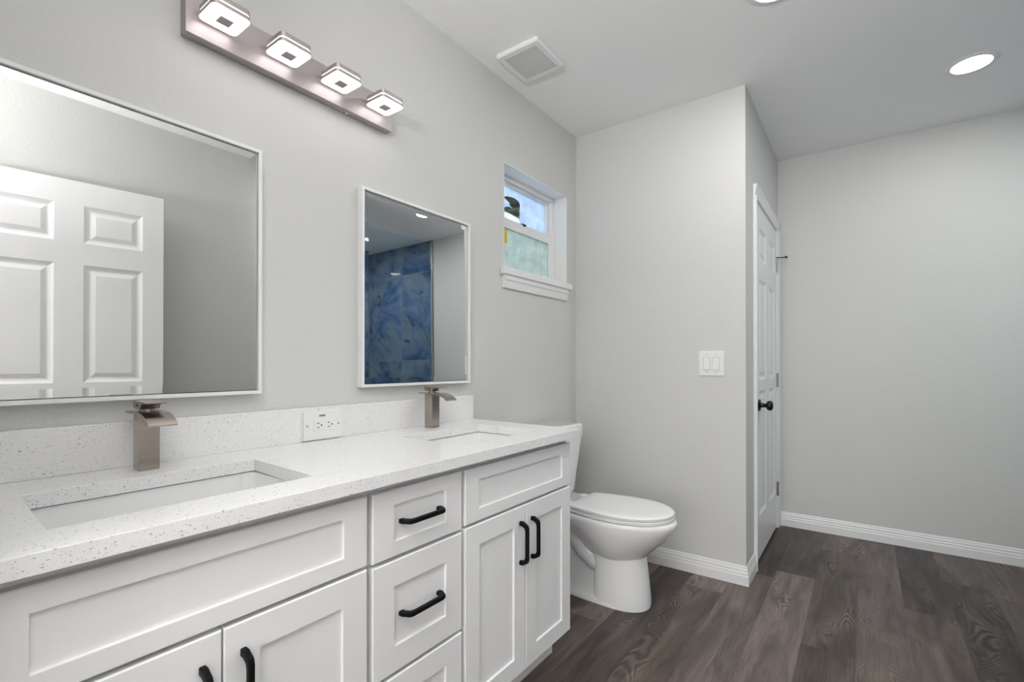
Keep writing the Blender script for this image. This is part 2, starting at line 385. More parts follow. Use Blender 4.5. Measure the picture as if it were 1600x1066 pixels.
baseboard('baseboard_right', [(0.3, YR), (XR, YR), (XR, YS+0.013)], 'white baseboard on the wall opposite the vanity')

# ------------------------------------------------------------------ six-panel doors
def raised_panel(bm, x0, x1, z0, z1, yf, sgn):
    """sunk moulding with a raised field, facing sgn*y from the face plane yf"""
    d = -sgn
    loops = [(0, 0), (0.012, 0.006), (0.020, 0.0085), (0.026, 0.0085), (0.046, 0.002)]
    rings = [[(x0+i, yf+d*k, z0+i), (x1-i, yf+d*k, z0+i), (x1-i, yf+d*k, z1-i), (x0+i, yf+d*k, z1-i)] for i, k in loops]
    R = [[bm.verts.new(p) for p in r] for r in rings]
    for a, b in zip(R, R[1:]):
        for i in range(4): bm.faces.new((a[i], a[(i+1) % 4], b[(i+1) % 4], b[i]))
    bm.faces.new(R[-1])
def door_face(bm, xs, zs, holes, y):
    V = {}
    def v(i, j):
        if (i, j) not in V: V[i, j] = bm.verts.new((xs[i], y, zs[j]))
        return V[i, j]
    for i in range(len(xs)-1):
        for j in range(len(zs)-1):
            if (i, j) in holes: continue
            bm.faces.new((v(i, j), v(i+1, j), v(i+1, j+1), v(i, j+1)))
def six_panel(x0, x1, z0, z1, y_front, y_back):
    """closed slab whose two faces carry six raised panels each (y_front > y_back or the reverse)"""
    bm = new(); W = x1-x0; st = 0.090*W/0.752; ms = 0.106*W/0.752; pw = (W-2*st-ms)/2
    xs = [x0, x0+st, x0+st+pw, x0+st+pw+ms, x1-st, x1]
    zs = [z0, 0.245, 0.962, 1.026, 1.608, 1.716, 1.902, z1]
    zs = [z0, z0+0.235, 0.84, 1.026, 1.608, 1.716, 1.902, z1]
    holes = {(i, j) for i in (1, 3) for j in (1, 3, 5)}
    zs[2] = 0.965
    for y, s in ((y_front, 1), (y_back, -1)):
        sg = s*(1 if y_front > y_back else -1)
        door_face(bm, xs, zs, holes, y)
        for i, j in holes: raised_panel(bm, xs[i], xs[i+1], zs[j], zs[j+1], y, sg)
    a, b2 = y_front, y_back
    for p in (((x0,z0),(x1,z0)), ((x1,z0),(x1,z1)), ((x1,z1),(x0,z1)), ((x0,z1),(x0,z0))):
        (u0, w0), (u1, w1) = p
        bm.faces.new([bm.verts.new(q) for q in ((u0, a, w0), (u1, a, w1), (u1, b2, w1), (u0, b2, w0))])
    bmesh.ops.remove_doubles(bm, verts=bm.verts[:], dist=1e-5)
    return bm
def knob(bm, x, y, z, sg):
    lathe(bm, [(0.001, 0.0), (0.033, 0.0), (0.034, 0.006), (0.028, 0.010), (0.013, 0.013), (0.011, 0.030), (0.013, 0.038), (0.024, 0.043), (0.0285, 0.054), (0.026, 0.064), (0.017, 0.071), (0.001, 0.073)] if sg > 0 else
              [(0.001, 0.0), (0.033, 0.0), (0.034, -0.006), (0.028, -0.010), (0.013, -0.013), (0.011, -0.030), (0.013, -0.038), (0.024, -0.043), (0.0285, -0.054), (0.026, -0.064), (0.017, -0.071), (0.001, -0.073)], (x, y, z), 'Y')

# closet door (closed, hinged on its right)
d1 = sroot('door_1', 'closed white six-panel closet door with a dark knob', (3.33, YO, 0))
link('door_slab', six_panel(2.945, 3.711, 0.018, 2.018, YO-0.002, YO+0.033), M['door'], d1)
bm = new(); knob(bm, 3.015, YO-0.002, 0.885, -1); auto_smooth(link('door_knob', bm, M['bronze'], d1), 40)
for i, z in enumerate((1.795, 1.010, 0.270)):
    bm = new(); box(bm, 3.688, 3.742, YO-0.0045, YO-0.0025, z-0.045, z+0.045)
    lathe(bm, [(0.0065, -0.047), (0.0065, 0.047)], (3.716, YO-0.008, z), 'Z', 12)
    h = auto_smooth(link('hinge', bm, M['steel'], d1))
    if i == 0:
        bm = new(); tube(bm, [(3.716, YO-0.010, z+0.050), (3.735, YO-0.030, z+0.052), (3.752, YO-0.052, z+0.055)], 0.0035, 8)
        lathe(bm, [(0.001, -0.007), (0.008, -0.007), (0.008, 0.006), (0.001, 0.006)], (3.756, YO-0.056, z+0.055), 'X', 10)
        box(bm, 3.709, 3.723, YO-0.016, YO-0.002, z+0.0475, z+0.0535)
        link('door_stop', bm, M['bronze'], h)
# jamb and casing
bm = new()
box(bm, DX0, DX0+0.013, YO, YO+0.115, 0, DZ); box(bm, DX1-0.013, DX1, YO, YO+0.115, 0, DZ); box(bm, DX0+0.013, DX1-0.013, YO, YO+0.115, DZ-0.013, DZ)
struct('trim_2', bm, M['white'], 'white jamb lining the closet doorway')
bm = new()
def casing_leg(x0, x1, outer_left):
    pr = [(x0, YO), (x0, YO-0.017), (x0+0.012, YO-0.018), (x0+0.022, YO-0.014), (x1-0.004, YO-0.009), (x1, YO-0.007), (x1, YO)]
    if not outer_left: pr = [(x1-(p[0]-x0), p[1]) for p in pr]
    return pr
prism(bm, casing_leg(CZX0, 2.934, True), 'Z', 0, 2.034); prism(bm, casing_leg(3.724, CZX1, False), 'Z', 0, 2.034)
hp = [(YO, 2.034), (YO-0.007, 2.034), (YO-0.009, 2.038), (YO-0.014, 2.074), (YO-0.018, 2.084), (YO-0.017, 2.096), (YO, 2.096)]
prism(bm, hp, 'X', CZX0, CZX1)
struct('trim_3', bm, M['white'], 'white casing around the closet door')

# entry door, open against the opposite wall; its front is seen in the left mirror
d2 = sroot('door_2', 'open white six-panel entry door reflected in the left mirror', (0.987, -1.675, 0))
ang = math.atan2(-1.775+1.675, 0.235-0.987)
o = link('door_slab', six_panel(0.0, 0.758, 0.012, 2.018, 0.0, 0.035), M['door'], None)
o.parent = d2; d2.rotation_euler = (0, 0, ang)
bm = new(); bm.free()
bm = new()
for z in (1.795, 1.01, 0.27): lathe(bm, [(0.006, -0.045), (0.006, 0.045)], (0.763, 0.004, z), 'Z', 10)
oh = link('hinge', bm, M['steel'], None); oh.parent = d2
bm = new(); box(bm, XE, 0.222, -1.829, -1.765, 0, 2.05)
struct('trim_4', bm, M['white'], 'white jamb the open entry door hangs from')

# ------------------------------------------------------------------ window
w1 = sroot('window_1', 'small white single-hung window with frosted panes', (2.22, 0.1, WZ0))
FY0, FY1 = 0.085, 0.155
bm = new()
for a in ((WX0, WX0+0.03, WZ0, WZ1), (WX1-0.03, WX1, WZ0, WZ1), (WX0+0.03, WX1-0.03, WZ1-0.022, WZ1), (WX0+0.03, WX1-0.03, WZ0, WZ0+0.012)):
    box(bm, a[0], a[1], FY0, FY1, a[2], a[3])
link('window_frame', bm, M['vinyl'], w1, bevel=0.002)
UX0, UX1 = WX0+0.03, WX1-0.03
bm = new()
box(bm, UX0, UX0+0.022, 0.112, 0.14, 1.885, WZ1-0.022); box(bm, UX1-0.022, UX1, 0.112, 0.14, 1.885, WZ1-0.022)
box(bm, UX0+0.022, UX1-0.022, 0.112, 0.14, 2.091, WZ1-0.022); box(bm, UX0+0.022, UX1-0.022, 0.112, 0.14, 1.885, 1.910)
us = link('upper_sash', bm, M['vinyl'], w1, bevel=0.002)
bm = new(); box(bm, UX0+0.022, UX1-0.022, 0.128, 0.131, 1.910, 2.091); link('pane', bm, M['pane'], us)
# torn frosted film on the inside of the upper pane
fy_ = 0.1265
FX0, FX1, FZ0, FZ1 = UX0+0.022, UX1-0.022, 1.910, 2.091
def px(u, v): return (u, v)
hole = [(2.070, 2.026), (2.105, 2.038), (2.161, 2.046), (2.207, 2.041), (2.226, 2.026), (2.220, 1.952), (2.226, 1.937), (2.222, 1.912), (2.150, 1.9115), (2.050, 1.9115), (2.040, 1.955), (2.085, 1.974), (2.118, 1.985), (2.152, 1.983), (2.112, 2.000), (2.136, 2.004), (2.098, 2.014)]
bm = new()
V = [bm.verts.new((x, fy_, z)) for x, z in ((FX0, FZ0), (FX1, FZ0), (FX1, FZ1), (FX0, FZ1))]
H = [bm.verts.new((x, fy_, z)) for x, z in hole]
ed = [bm.edges.new((V[i], V[(i+1) % 4])) for i in range(4)]+[bm.edges.new((H[i], H[(i+1) % len(H)])) for i in range(len(H))]
bmesh.ops.triangle_fill(bm, use_beauty=True, use_dissolve=False, edges=ed)
bmesh.ops.solidify(bm, geom=bm.faces[:], thickness=0.0005)
link('frosted_film', bm, M['film'], us)
bm = new(); prism(bm, [(2.042, 1.9115), (2.221, 1.9115), (2.219, 1.9400), (2.180, 1.9440), (2.130, 1.9480), (2.041, 1.9500)], 'Y', 0.1255, 0.1262)
link('torn_flap', bm, M['flap'], us)
LX0, LX1 = WX0+0.022, WX1-0.022
bm = new()
box(bm, LX0, LX0+0.036, 0.088, 0.110, WZ0+0.012, 1.897); box(bm, LX1-0.036, LX1, 0.088, 0.110, WZ0+0.012, 1.897)
box(bm, LX0+0.036, LX1-0.036, 0.088, 0.110, WZ0+0.012, 1.640); box(bm, LX0+0.036, LX1-0.036, 0.088, 0.110, 1.846, 1.897)
ls = link('lower_sash', bm, M['vinyl'], w1, bevel=0.002)
bm = new(); box(bm, LX0+0.036, LX1-0.036, 0.098, 0.102, 1.640, 1.846); link('pane', bm, M['obscure'], ls)
bm = new(); box(bm, 2.189, 2.234, 0.0865, 0.108, 1.8972, 1.9025); box(bm, 2.198, 2.225, 0.0850, 0.0879, 1.890, 1.9025)
link('sash_lock', bm, M['bronze'], ls, bevel=0.002)
bm = new(); box(bm, WX0-0.030, WX1+0.020, -0.030, 0.0, WZ0-0.036, WZ0); box(bm, WX0, WX1, 0.0, 0.155, WZ0-0.036, WZ0)
link('window_stool', bm, M['white'], w1, bevel=0.004)
bm = new(); ap = [(0, WZ0-0.036), (-0.020, WZ0-0.036), (-0.020, WZ0-0.060), (-0.015, WZ0-0.066), (-0.013, WZ0-0.088), (-0.011, WZ0-0.101), (0, WZ0-0.103)]
prism(bm, ap, 'X', WX0-0.012, WX1-0.012); link('window_apron', bm, M['white'], w1)
bm = new(); box(bm, WX0, WX0+0.004, 0, FY0, WZ0, WZ1); box(bm, WX1-0.004, WX1, 0, FY0, WZ0, WZ1); box(bm, WX0+0.004, WX1-0.004, 0, FY0, WZ1-0.004, WZ1)
link('window_reveal', bm, M['white'], w1)
bm = new(); box(bm, 2.008, 2.062, 0.0955, 0.0975, 1.765, 1.838)
st_ = link('sticker', bm, M['yellow']); st_['label'] = 'yellow paper sticker at the left edge of the lower window pane'; st_['category'] = 'sticker'

# tree and lawn outside the window
tr = thing('tree', 'dark green tree outside the small window, seen through the torn film', 'tree', (6.4, 3.4, -0.15))
bm = new(); tube(bm, [(6.4, 3.4, -0.15), (6.45, 3.4, 1.2), (6.35, 3.45, 2.4), (6.4, 3.4, 3.6)], [0.14, 0.12, 0.10, 0.05], 10); link('trunk', bm, M['bark'], tr)
bm = new()
for k in range(2600):
    th, ph = random.uniform(0, 2*math.pi), math.acos(random.uniform(-1, 1)); rr = 1.0*random.random()**0.5
    c = Vector((6.4+1.5*rr*math.sin(ph)*math.cos(th), 3.4+1.1*rr*math.sin(ph)*math.sin(th), 3.5+1.1*rr*math.cos(ph)))
    q = Matrix.Rotation(random.uniform(0, 6.28), 3, 'X') @ Matrix.Rotation(random.uniform(0, 6.28), 3, 'Z'); s = random.uniform(0.10, 0.20)
    bm.faces.new([bm.verts.new(c+q @ Vector(p)*s) for p in ((-1, 0, 0), (0, -0.45, 0.1), (1, 0, 0), (0, 0.45, 0.1))])
link('foliage', bm, M['leaf'], tr)
bm = new(); box(bm, -8, 20, 1.3, 16, -0.3, -0.15); o = struct('ground', bm, M['grass'], 'lawn outside the window')

# ------------------------------------------------------------------ vanity
VX0, VX1, VF = 0.070, 1.597, -0.530            # carcass, front frame plane
FF = -0.551                                     # face of doors and drawers
vc = thing('vanity_cabinet', 'long white shaker double vanity cabinet with black bar pulls under the speckled counter', 'cabinet', (0.835, -0.27, 0))
bm = new()
t_ = 0.018
box(bm, VX0, VX0+t_, VF, -0.004, 0.112, 0.838); box(bm, VX1-t_, VX1, VF, -0.004, 0.112, 0.838)
box(bm, VX0+t_, VX1-t_, VF+0.02, -0.010, 0.112, 0.130); box(bm, VX0+t_, VX1-t_, -0.010, -0.004, 0.112, 0.838)
for xa in (0.675, 0.988): box(bm, xa, xa+t_, VF+0.02, -0.010, 0.130, 0.838)
for z0, z1 in ((0.112, 0.140), (0.640, 0.676), (0.802, 0.838)): box(bm, VX0+t_, VX1-t_, VF, VF+0.02, z0, z1)
for xa, xb in ((0.664, 0.704), (0.977, 1.017)): box(bm, xa, xb, VF+0.0005, VF+0.0195, 0.140, 0.802)
box(bm, VX0, VX0+0.018, -0.455, -0.004, 0.0, 0.112); box(bm, VX1-0.018, VX1, -0.455, -0.004, 0.0, 0.112)
link('carcass', bm, M['cabinet'], vc)
bm = new(); box(bm, VX0, VX1, -0.470, -0.455, 0.0, 0.1115); link('toe_kick', bm, M['cabinet'], vc)
def shaker(x0, x1, z0, z1, rail_x, rail_z):
    bm = new(); t_ = 0.0205; dep = 0.0065; e = 0.0012
    def fr(y, i): return [(x0+i, y, z0+i), (x1-i, y, z0+i), (x1-i, y, z1-i), (x0+i, y, z1-i)]
    def inn(y, i): return [(x0+rail_x+i, y, z0+rail_z+i), (x1-rail_x-i, y, z0+rail_z+i), (x1-rail_x-i, y, z1-rail_z-i), (x0+rail_x+i, y, z1-rail_z-i)]
    rings = [fr(VF-0.0005, 0), fr(FF+0.0025, 0), fr(FF, 0.0025), inn(FF, 0), inn(FF+dep, e), ]
    R = [[bm.verts.new(p) for p in r] for r in rings]
    for a, b in zip(R, R[1:]):
        for i in range(4): bm.faces.new((a[i], a[(i+1) % 4], b[(i+1) % 4], b[i]))
    bm.faces.new(R[-1]); bm.faces.new(list(reversed(R[0])))
    return bm
def pull_mesh(horizontal=True, L=0.140, out=0.034):
    """bar pull with thick angled feet, centred at the origin, projecting to -y"""
    bm = new(); h = L/2; w_ = 0.0055
    outer = [(-h, 0), (-h, -0.012), (-h+0.010, -out+0.003), (-h+0.020, -out), (h-0.020, -out), (h-0.010, -out+0.003), (h, -0.012), (h, 0)]
    inner = [(h-0.014, 0), (h-0.015, -0.010), (h-0.026, -out+0.011), (-h+0.026, -out+0.011), (-h+0.015, -0.010), (-h+0.014, 0)]
    # strip of quads between outer and inner outlines
    o8 = outer; i8 = [inner[5], inner[4], inner[3], inner[3], inner[2], inner[2], inner[1], inner[0]]
    i8 = [(-h+0.014, 0), (-h+0.0145, -0.010), (-h+0.020, -out+0.014), (-h+0.030, -out+0.011), (h-0.030, -out+0.011), (h-0.020, -out+0.014), (h-0.0145, -0.010), (h-0.014, 0)]
    rings = []
    for (a, b), (c, d) in zip(o8, i8):
        if horizontal: rings.append([(a, b, -w_), (a, b, w_), (c, d, w_), (c, d, -w_)])
        else: rings.append([(-w_, b, a), (w_, b, a), (w_, d, c), (-w_, d, c)])
    loft(bm, rings)
    bmesh.ops.recalc_face_normals(bm, faces=bm.faces[:])
    me = bpy.data.meshes.new('handle'); bm.to_mesh(me); bm.free(); me.materials.append(M['black']); return me
PH, PV = pull_mesh(True), pull_mesh(False)
def pull(parent, x, z, horizontal, y):
    o = bpy.data.objects.new('handle', PH if horizontal else PV); COL.objects.link(o); o.parent = parent
    o.location = Vector((x, y, z))-vc.location; o['label'] = 'black bar pull'
    bv = o.modifiers.new('bevel', 'BEVEL'); bv.width = 0.0022; bv.segments = 3; bv.limit_method = 'ANGLE'
for x0, x1 in ((0.077, 0.677), (1.003, 1.597)):
    link('false_front', shaker(x0, x1, 0.664, 0.8195, 0.060, 0.036), M['cabinet'], vc)
    xm = (x0+x1)/2
    for a, b, hx in ((x0, xm-0.0015, xm-0.033), (xm+0.0015, x1, xm+0.033)):
        d = link('cabinet_door', shaker(a, b, 0.116, 0.656, 0.062, 0.060), M['cabinet'], vc)
        pull(d, hx, 0.540, False, FF)
for z0, z1, rz in ((0.660, 0.8195, 0.036), (0.386, 0.651, 0.061), (0.116, 0.377, 0.061)):
    d = link('drawer', shaker(0.691, 0.990, z0, z1, 0.062, rz), M['cabinet'], vc)
    pull(d, 0.8405, (z0+z1)/2-0.001, True, FF+0.0065)

# counter with skewed right end, two sink cut-outs, and its backsplash
CZ0, CZ1, CF = 0.8405, 0.870, -0.578
ct = thing('countertop', 'white quartz double vanity countertop with grey flecks and two sink cut-outs', 'countertop', (0.84, -0.28, CZ0))
YR_ = [-0.003, -0.174, -0.470, CF]
def cx_(x, y): return x-0.045*(-y)
XC = [0.045, 0.189, 0.617, 1.105, 1.512, 1.652]
bm = new(); G = {}
for i, x in enumerate(XC):
    for j, y in enumerate(YR_):
        xx_ = x if i == 0 else cx_(x, y)
        for k, z in enumerate((CZ0, CZ1)): G[i, j, k] = bm.verts.new((xx_, y, z))
cuts = {(1, 1), (3, 1)}
for i in range(5):
    for j in range(3):
        if (i, j) in cuts: continue
        for k in (0, 1): bm.faces.new((G[i, j, k], G[i+1, j, k], G[i+1, j+1, k], G[i, j+1, k]))
def side(i0, j0, i1, j1): bm.faces.new((G[i0, j0, 0], G[i1, j1, 0], G[i1, j1, 1], G[i0, j0, 1]))
for i in range(5): side(i, 0, i+1, 0); side(i, 3, i+1, 3)
for j in range(3): side(0, j, 0, j+1); side(5, j, 5, j+1)
for i, j in cuts: side(i, j, i+1, j); side(i, j+1, i+1, j+1); side(i, j, i, j+1); side(i+1, j, i+1, j+1)
link('slab', bm, M['quartz'], ct, bevel=0.001)
bm = new(); box(bm, 0.045, 1.652, -0.022, -0.003, CZ1, 0.977)
bs = link('backsplash', bm, M['quartz'], bevel=0.0015); bs['label'] = 'low upright quartz backsplash strip along the wall behind the faucets'; bs['category'] = 'backsplash'

# undermount sinks
def sink(i, label):
    x0, x1 = cx_(XC[i], -0.32)-0.008, cx_(XC[i+1], -0.32)+0.008
    y0, y1 = -0.478, -0.166
    s = thing('sink', label, 'sink', ((x0+x1)/2, -0.322, CZ0-0.16), 'undermount sinks')
    bm = new(); rings = []
    def R(x, ins, z, r): return [(a, b, z) for a, b in rrect(x0+ins, x1-ins, y0+ins, y1-ins, r)]
    rings = [R(0, -0.018, CZ0-0.002, 0.03), R(0, -0.018, CZ0-0.012, 0.03), R(0, 0.0, CZ0-0.05, 0.03), R(0, 0.02, CZ0-0.145, 0.04), R(0, 0.05, CZ0-0.158, 0.05),
             R(0, 0.10, CZ0-0.146, 0.04), R(0, 0.05, CZ0-0.142, 0.05), R(0, 0.022, CZ0-0.130, 0.045), R(0, 0.008, CZ0-0.05, 0.03), R(0, 0.003, CZ0-0.0022, 0.025)]
    RR = loft(bm, rings, cap=False)
    bm.faces.new([v for v in RR[5]])
    n = len(RR[0])
    bm.faces.ensure_lookup_table()
    for k in range(n): bm.faces.new((RR[-1][k], RR[-1][(k+1) % n], RR[0][(k+1) % n], RR[0][k]))
    # outer bottom
    bm.faces.new(list(reversed(RR[4])))
    dels = [f for f in bm.faces if len(f.verts) == 4 and {v for v in f.verts} <= set(RR[4]) | set(RR[5])]
    bmesh.ops.delete(bm, geom=dels, context='FACES_ONLY')
    # inner floor continues to the wall ring
    for k in range(n): pass
    auto_smooth(link('basin', bm, M['ceramic'], s), 60)
    bm = new(); lathe(bm, [(0.001, 0.0005), (0.022, 0.0005), (0.0225, 0.003), (0.018, 0.004), (0.001, 0.004)], ((x0+x1)/2, -0.322, CZ0-0.146), 'Z', 24)
    auto_smooth(link('drain', bm, M['chrome'], s))
    return s
sink(1, 'white rectangular basin sunk in the counter below the left mirror')
sink(3, 'white rectangular basin sunk in the counter below the right mirror')

# waterfall faucets
def faucet(x, label):
    f = thing('faucet', label, 'faucet', (x, -0.088, CZ1), 'waterfall faucets')
    bm = new(); box(bm, x-0.020, x+0.020, -0.108, -0.066, CZ1, 1.001); link('body', bm, M['nickel'], f, bevel=0.0015)
    bm = new(); prof = []
    cur = [(-0.040, 1.0035), (-0.110, 1.0035), (-0.130, 1.0030), (-0.150, 1.0000), (-0.167, 0.9945), (-0.180, 0.9875), (-0.190, 0.9790)]
    rings = []
    for k, (y, z) in enumerate(cur):
        a = cur[max(k-1, 0)]; c = cur[min(k+1, len(cur)-1)]; d = Vector((c[0]-a[0], c[1]-a[1])).normalized(); nn = Vector((d.y, -d.x))*0.0022
        if nn.y < 0: nn = -nn
        rings.append([(x-0.028, y-nn.x, z-nn.y), (x+0.028, y-nn.x, z-nn.y), (x+0.028, y+nn.x, z+nn.y), (x-0.028, y+nn.x, z+nn.y)])
    loft(bm, rings); auto_smooth(link('spout', bm, M['nickel'], f), 40)
    bm = new(); lathe(bm, [(0.016, 1.0055), (0.016, 1.0075), (0.0145, 1.008), (0.0145, 1.0118)], (x, -0.088, 0), 'Z', 24); auto_smooth(link('collar', bm, M['nickel'], f))
    bm = new()
    pr = [(-0.062, 1.0290), (-0.063, 1.0185), (-0.070, 1.0115), (-0.106, 1.0115), (-0.114, 1.0215), (-0.126, 1.0248), (-0.151, 1.0255), (-0.152, 1.0288), (-0.120, 1.0302), (-0.100, 1.0300)]
    prism(bm, pr, 'X', x-0.020, x+0.020); h = auto_smooth(link('lever', bm, M['nickel'], f, bevel=0.0008), 40)
    bm = new(); lathe(bm, [(0.0005, -0.0006), (0.003, -0.0006), (0.003, 0.0)], (x-0.0201, -0.091, 1.0205), 'X', 12)
    link('set_screw', bm, M['slot'], h)
    return f
faucet(0.404, 'brushed nickel waterfall faucet behind the left sink')
faucet(1.329, 'brushed nickel waterfall faucet behind the right sink')

# wall outlet over the backsplash
ou = thing('wall_outlet', 'white horizontal duplex outlet plate on the backsplash between the sinks', 'outlet', (0.898, -0.022, 0.919))
bm = new(); prism(bm, rrect(0.830, 0.966, 0.8725, 0.9645, 0.004), 'Y', -0.0290, -0.0222); link('cover_plate', bm, M['plastic'], ou, bevel=0.002)
bm = new(); prism(bm, rrect(0.862, 0.934, 0.900, 0.937, 0.003), 'Y', -0.0305, -0.0288); link('receptacle', bm, M['plastic'], ou, bevel=0.0006)
for xo in (0.880, 0.918):
    bm = new()
    box(bm, xo-0.0045, xo+0.0025, -0.0309, -0.0300, 0.9245, 0.9270); box(bm, xo-0.0050, xo+0.0030, -0.0309, -0.0300, 0.9110, 0.9132)
    lathe(bm, [(0.0026, -0.0309), (0.0026, -0.0300)], (xo+0.0105, 0, 0.9190), 'Y', 12)
    link('socket', bm, M['slot'], ou)
for xs_ in (0.8425, 0.9535):
    bm = new(); lathe(bm, [(0.0005, -0.0302), (0.0028, -0.0302), (0.003, -0.0288)], (xs_, 0, 0.919), 'Y', 12); link('screw', bm, M['steel'], ou)
bm = new(); box(bm, 0.8835, 0.9055, -0.0296, -0.0289, 0.9465, 0.9525); link('label_print', bm, M['greyprint'], ou)

# two-gang light switch on the toilet wall
sw = thing('light_switch', 'white double rocker light switch plate beside the closet corner', 'switch', (XA, -0.803, 1.121))
def to_wall(pts, x0, x1):
    bm = new(); prism(bm, pts, 'X', x0, x1); return bm
link('cover_plate', to_wall(rrect(-0.866, -0.740, 1.056, 1.186, 0.005), XA-0.007, XA-0.0002), M['plastic'], sw, bevel=0.0025)
for yc_ in (-0.780, -0.826):
    bm = new(); prism(bm, [(yc_-0.0165, 1.087), (yc_+0.0165, 1.087), (yc_+0.0165, 1.154), (yc_-0.0165, 1.154)], 'X', XA-0.0074, XA-0.0071)
    link('rocker_gap', bm, M['greyprint'], sw)
    bm = new(); loft(bm, [[(XA-0.0073, yc_-0.0155, 1.088), (XA-0.0073, yc_+0.0155, 1.088), (XA-0.0073, yc_+0.0155, 1.153), (XA-0.0073, yc_-0.0155, 1.153)],
                          [(XA-0.0125, yc_-0.015, 1.0885), (XA-0.0125, yc_+0.015, 1.0885), (XA-0.0085, yc_+0.015, 1.1525), (XA-0.0085, yc_-0.015, 1.1525)]])
    link('rocker', bm, M['plastic'], sw)
    for z in (1.075, 1.167):
        bm = new(); lathe(bm, [(0.0005, -0.0078), (0.0026, -0.0078), (0.003, -0.0068)], (XA, yc_, z), 'X', 12); link('screw', bm, M['steel'], sw)

# ------------------------------------------------------------------ mirrors with thin white frames and bevelled glass
def mirror(x0, x1, z0, z1, label, lean=0.0):
    m_ = thing('wall_mirror', label, 'mirror', ((x0+x1)/2, 0, z0), 'framed vanity mirrors')
    fw = 0.010
    bm = new(); yb, yf = -0.001, -0.030
    rings = []
    for a, y in ((0, yb), (0, yf), (fw, yf), (fw, yb)):
        rings.append([(x0+a, y, z0+a), (x1-a, y, z0+a), (x1-a, y, z1-a), (x0+a, y, z1-a)])
    R = [[bm.verts.new(p) for p in r] for r in rings]
    for i in range(4):
        A, B = R[i], R[(i+1) % 4]
        for k in range(4): bm.faces.new((A[k], A[(k+1) % 4], B[(k+1) % 4], B[k]))
    link('frame', bm, M['frame'], m_, bevel=0.0012)
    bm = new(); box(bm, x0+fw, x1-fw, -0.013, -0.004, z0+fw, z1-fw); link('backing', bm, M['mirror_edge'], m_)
    g = 0.002; bw = 0.020
    def q(i, y): return [(x0+fw+i, y, z0+fw+i), (x1-fw-i, y, z0+fw+i), (x1-fw-i, y, z1-fw-i), (x0+fw+i, y, z1-fw-i)]
    bm = new(); R = [[bm.verts.new(p) for p in r] for r in (q(g, -0.0190), q(g, -0.0220), q(g+bw, -0.0227))]
    for a, b in zip(R, R[1:]):
        for k in range(4): bm.faces.new((a[k], a[(k+1) % 4], b[(k+1) % 4], b[k]))
    bm.faces.new(R[-1]); bm.faces.new(list(reversed(R[0])))
    for v in bm.verts: v.co.y += lean*(v.co.z-(z0+z1)/2)
    link('glass', bm, M['mirror'], m_)
    return m_
mirror(0.124, 0.700, 1.030, 1.741, 'white-framed rectangular mirror reflecting the open white door')
mirror(1.047, 1.622, 1.034, 1.744, 'white-framed rectangular mirror reflecting the blue shower tile', 0.0066)

# ------------------------------------------------------------------ vanity light bar
vl = thing('vanity_light', 'brushed nickel four-head vanity light bar glowing above the mirrors', 'light', (0.8375, 0, 2.04))
bm = new(); box(bm, 0.500, 1.174, -0.034, -0.001, 1.980, 2.091); link('back_plate', bm, M['bar'], vl, bevel=0.001)
for x in (0.722, 0.936):
    bm = new(); lathe(bm, [(0.0005, -0.0012), (0.002, -0.0012), (0.0022, 0.0002)], (x, -0.018, 1.980), 'Z', 10); link('plate_screw', bm, M['chrome'], vl)
bm = new(); lathe(bm, [(0.0005, -0.006), (0.004, -0.005), (0.0045, 0.0002)], (0.990, -0.018, 1.980), 'Z', 12); link('thumb_nut', bm, M['chrome'], vl)
for x in (0.570, 0.7445, 0.9195, 1.0945):
    hw = 0.047; y0, y1 = -0.139, -0.044
    bm = new(); loft(bm, [[(a, b, z) for a, b in rrect(x-hw, x+hw, y0, y1, 0.014)] for z in (2.0242, 2.0345)])
    hd = auto_smooth(link('lamp_head', bm, M['bar'], vl, bevel=0.0006))
    bm = new(); loft(bm, [[(a, b, z) for a, b in rrect(x-hw, x+hw, y0, y1, 0.014)] for z in (2.0387, 2.0510)])
    auto_smooth(link('head_cap', bm, M['bar'], hd, bevel=0.0006))
    bm = new(); loft(bm, [[(a, b, z) for a, b in rrect(x-hw+0.002, x+hw-0.002, y0+0.002, y1-0.002, 0.012)] for z in (2.0346, 2.0386)])
    link('light_strip', bm, M['led_strip'], hd)
    bm = new(); loft(bm, [[(a, b, z) for a, b in rrect(x-hw+i, x+hw-i, y0+i, y1-i, 0.014)] for z, i in ((2.0241, 0.0), (2.0220, 0.0), (2.0200, 0.002))])
    auto_smooth(link('diffuser', bm, M['led'], hd), 60)
    bm = new(); box(bm, x-0.016, x+0.016, -0.1075, -0.0755, 2.0175, 2.0199); link('centre_badge', bm, M['bar'], hd)
    bm = new(); box(bm, x-0.022, x+0.022, -0.0445, -0.0338, 2.026, 2.049); link('arm', bm, M['bar'], hd)

# ------------------------------------------------------------------ ceiling fittings
def can(x, y, label, power):
    c = thing('ceiling_light', label, 'light', (x, y, CEIL), 'recessed ceiling lights')
    bm = new(); lathe(bm, [(0.073, -0.0005), (0.094, -0.0005), (0.094, -0.003), (0.088, -0.006), (0.074, -0.007), (0.073, -0.004)], (x, y, CEIL), 'Z', 48); 
    auto_smooth(link('trim_ring', bm, M['white'], c), 50)
    bm = new(); lathe(bm, [(0.001, -0.0010), (0.0728, -0.0010), (0.0728, -0.0060), (0.066, -0.0095), (0.001, -0.0110)], (x, y, CEIL), 'Z', 48)
    link('lens', bm, M['can'], c)
    l = bpy.data.lights.new('lamp', 'AREA'); l.shape = 'DISK'; l.size = 0.13; l.energy = power; l.color = (1.0, 0.985, 0.97)
    lo = bpy.data.objects.new('lamp', l); COL.objects.link(lo); lo.parent = c; lo.location = (0, 0, -0.0125)
    return c
can(3.101, -1.862, 'round recessed ceiling light near the far wall', CANW*0.72)
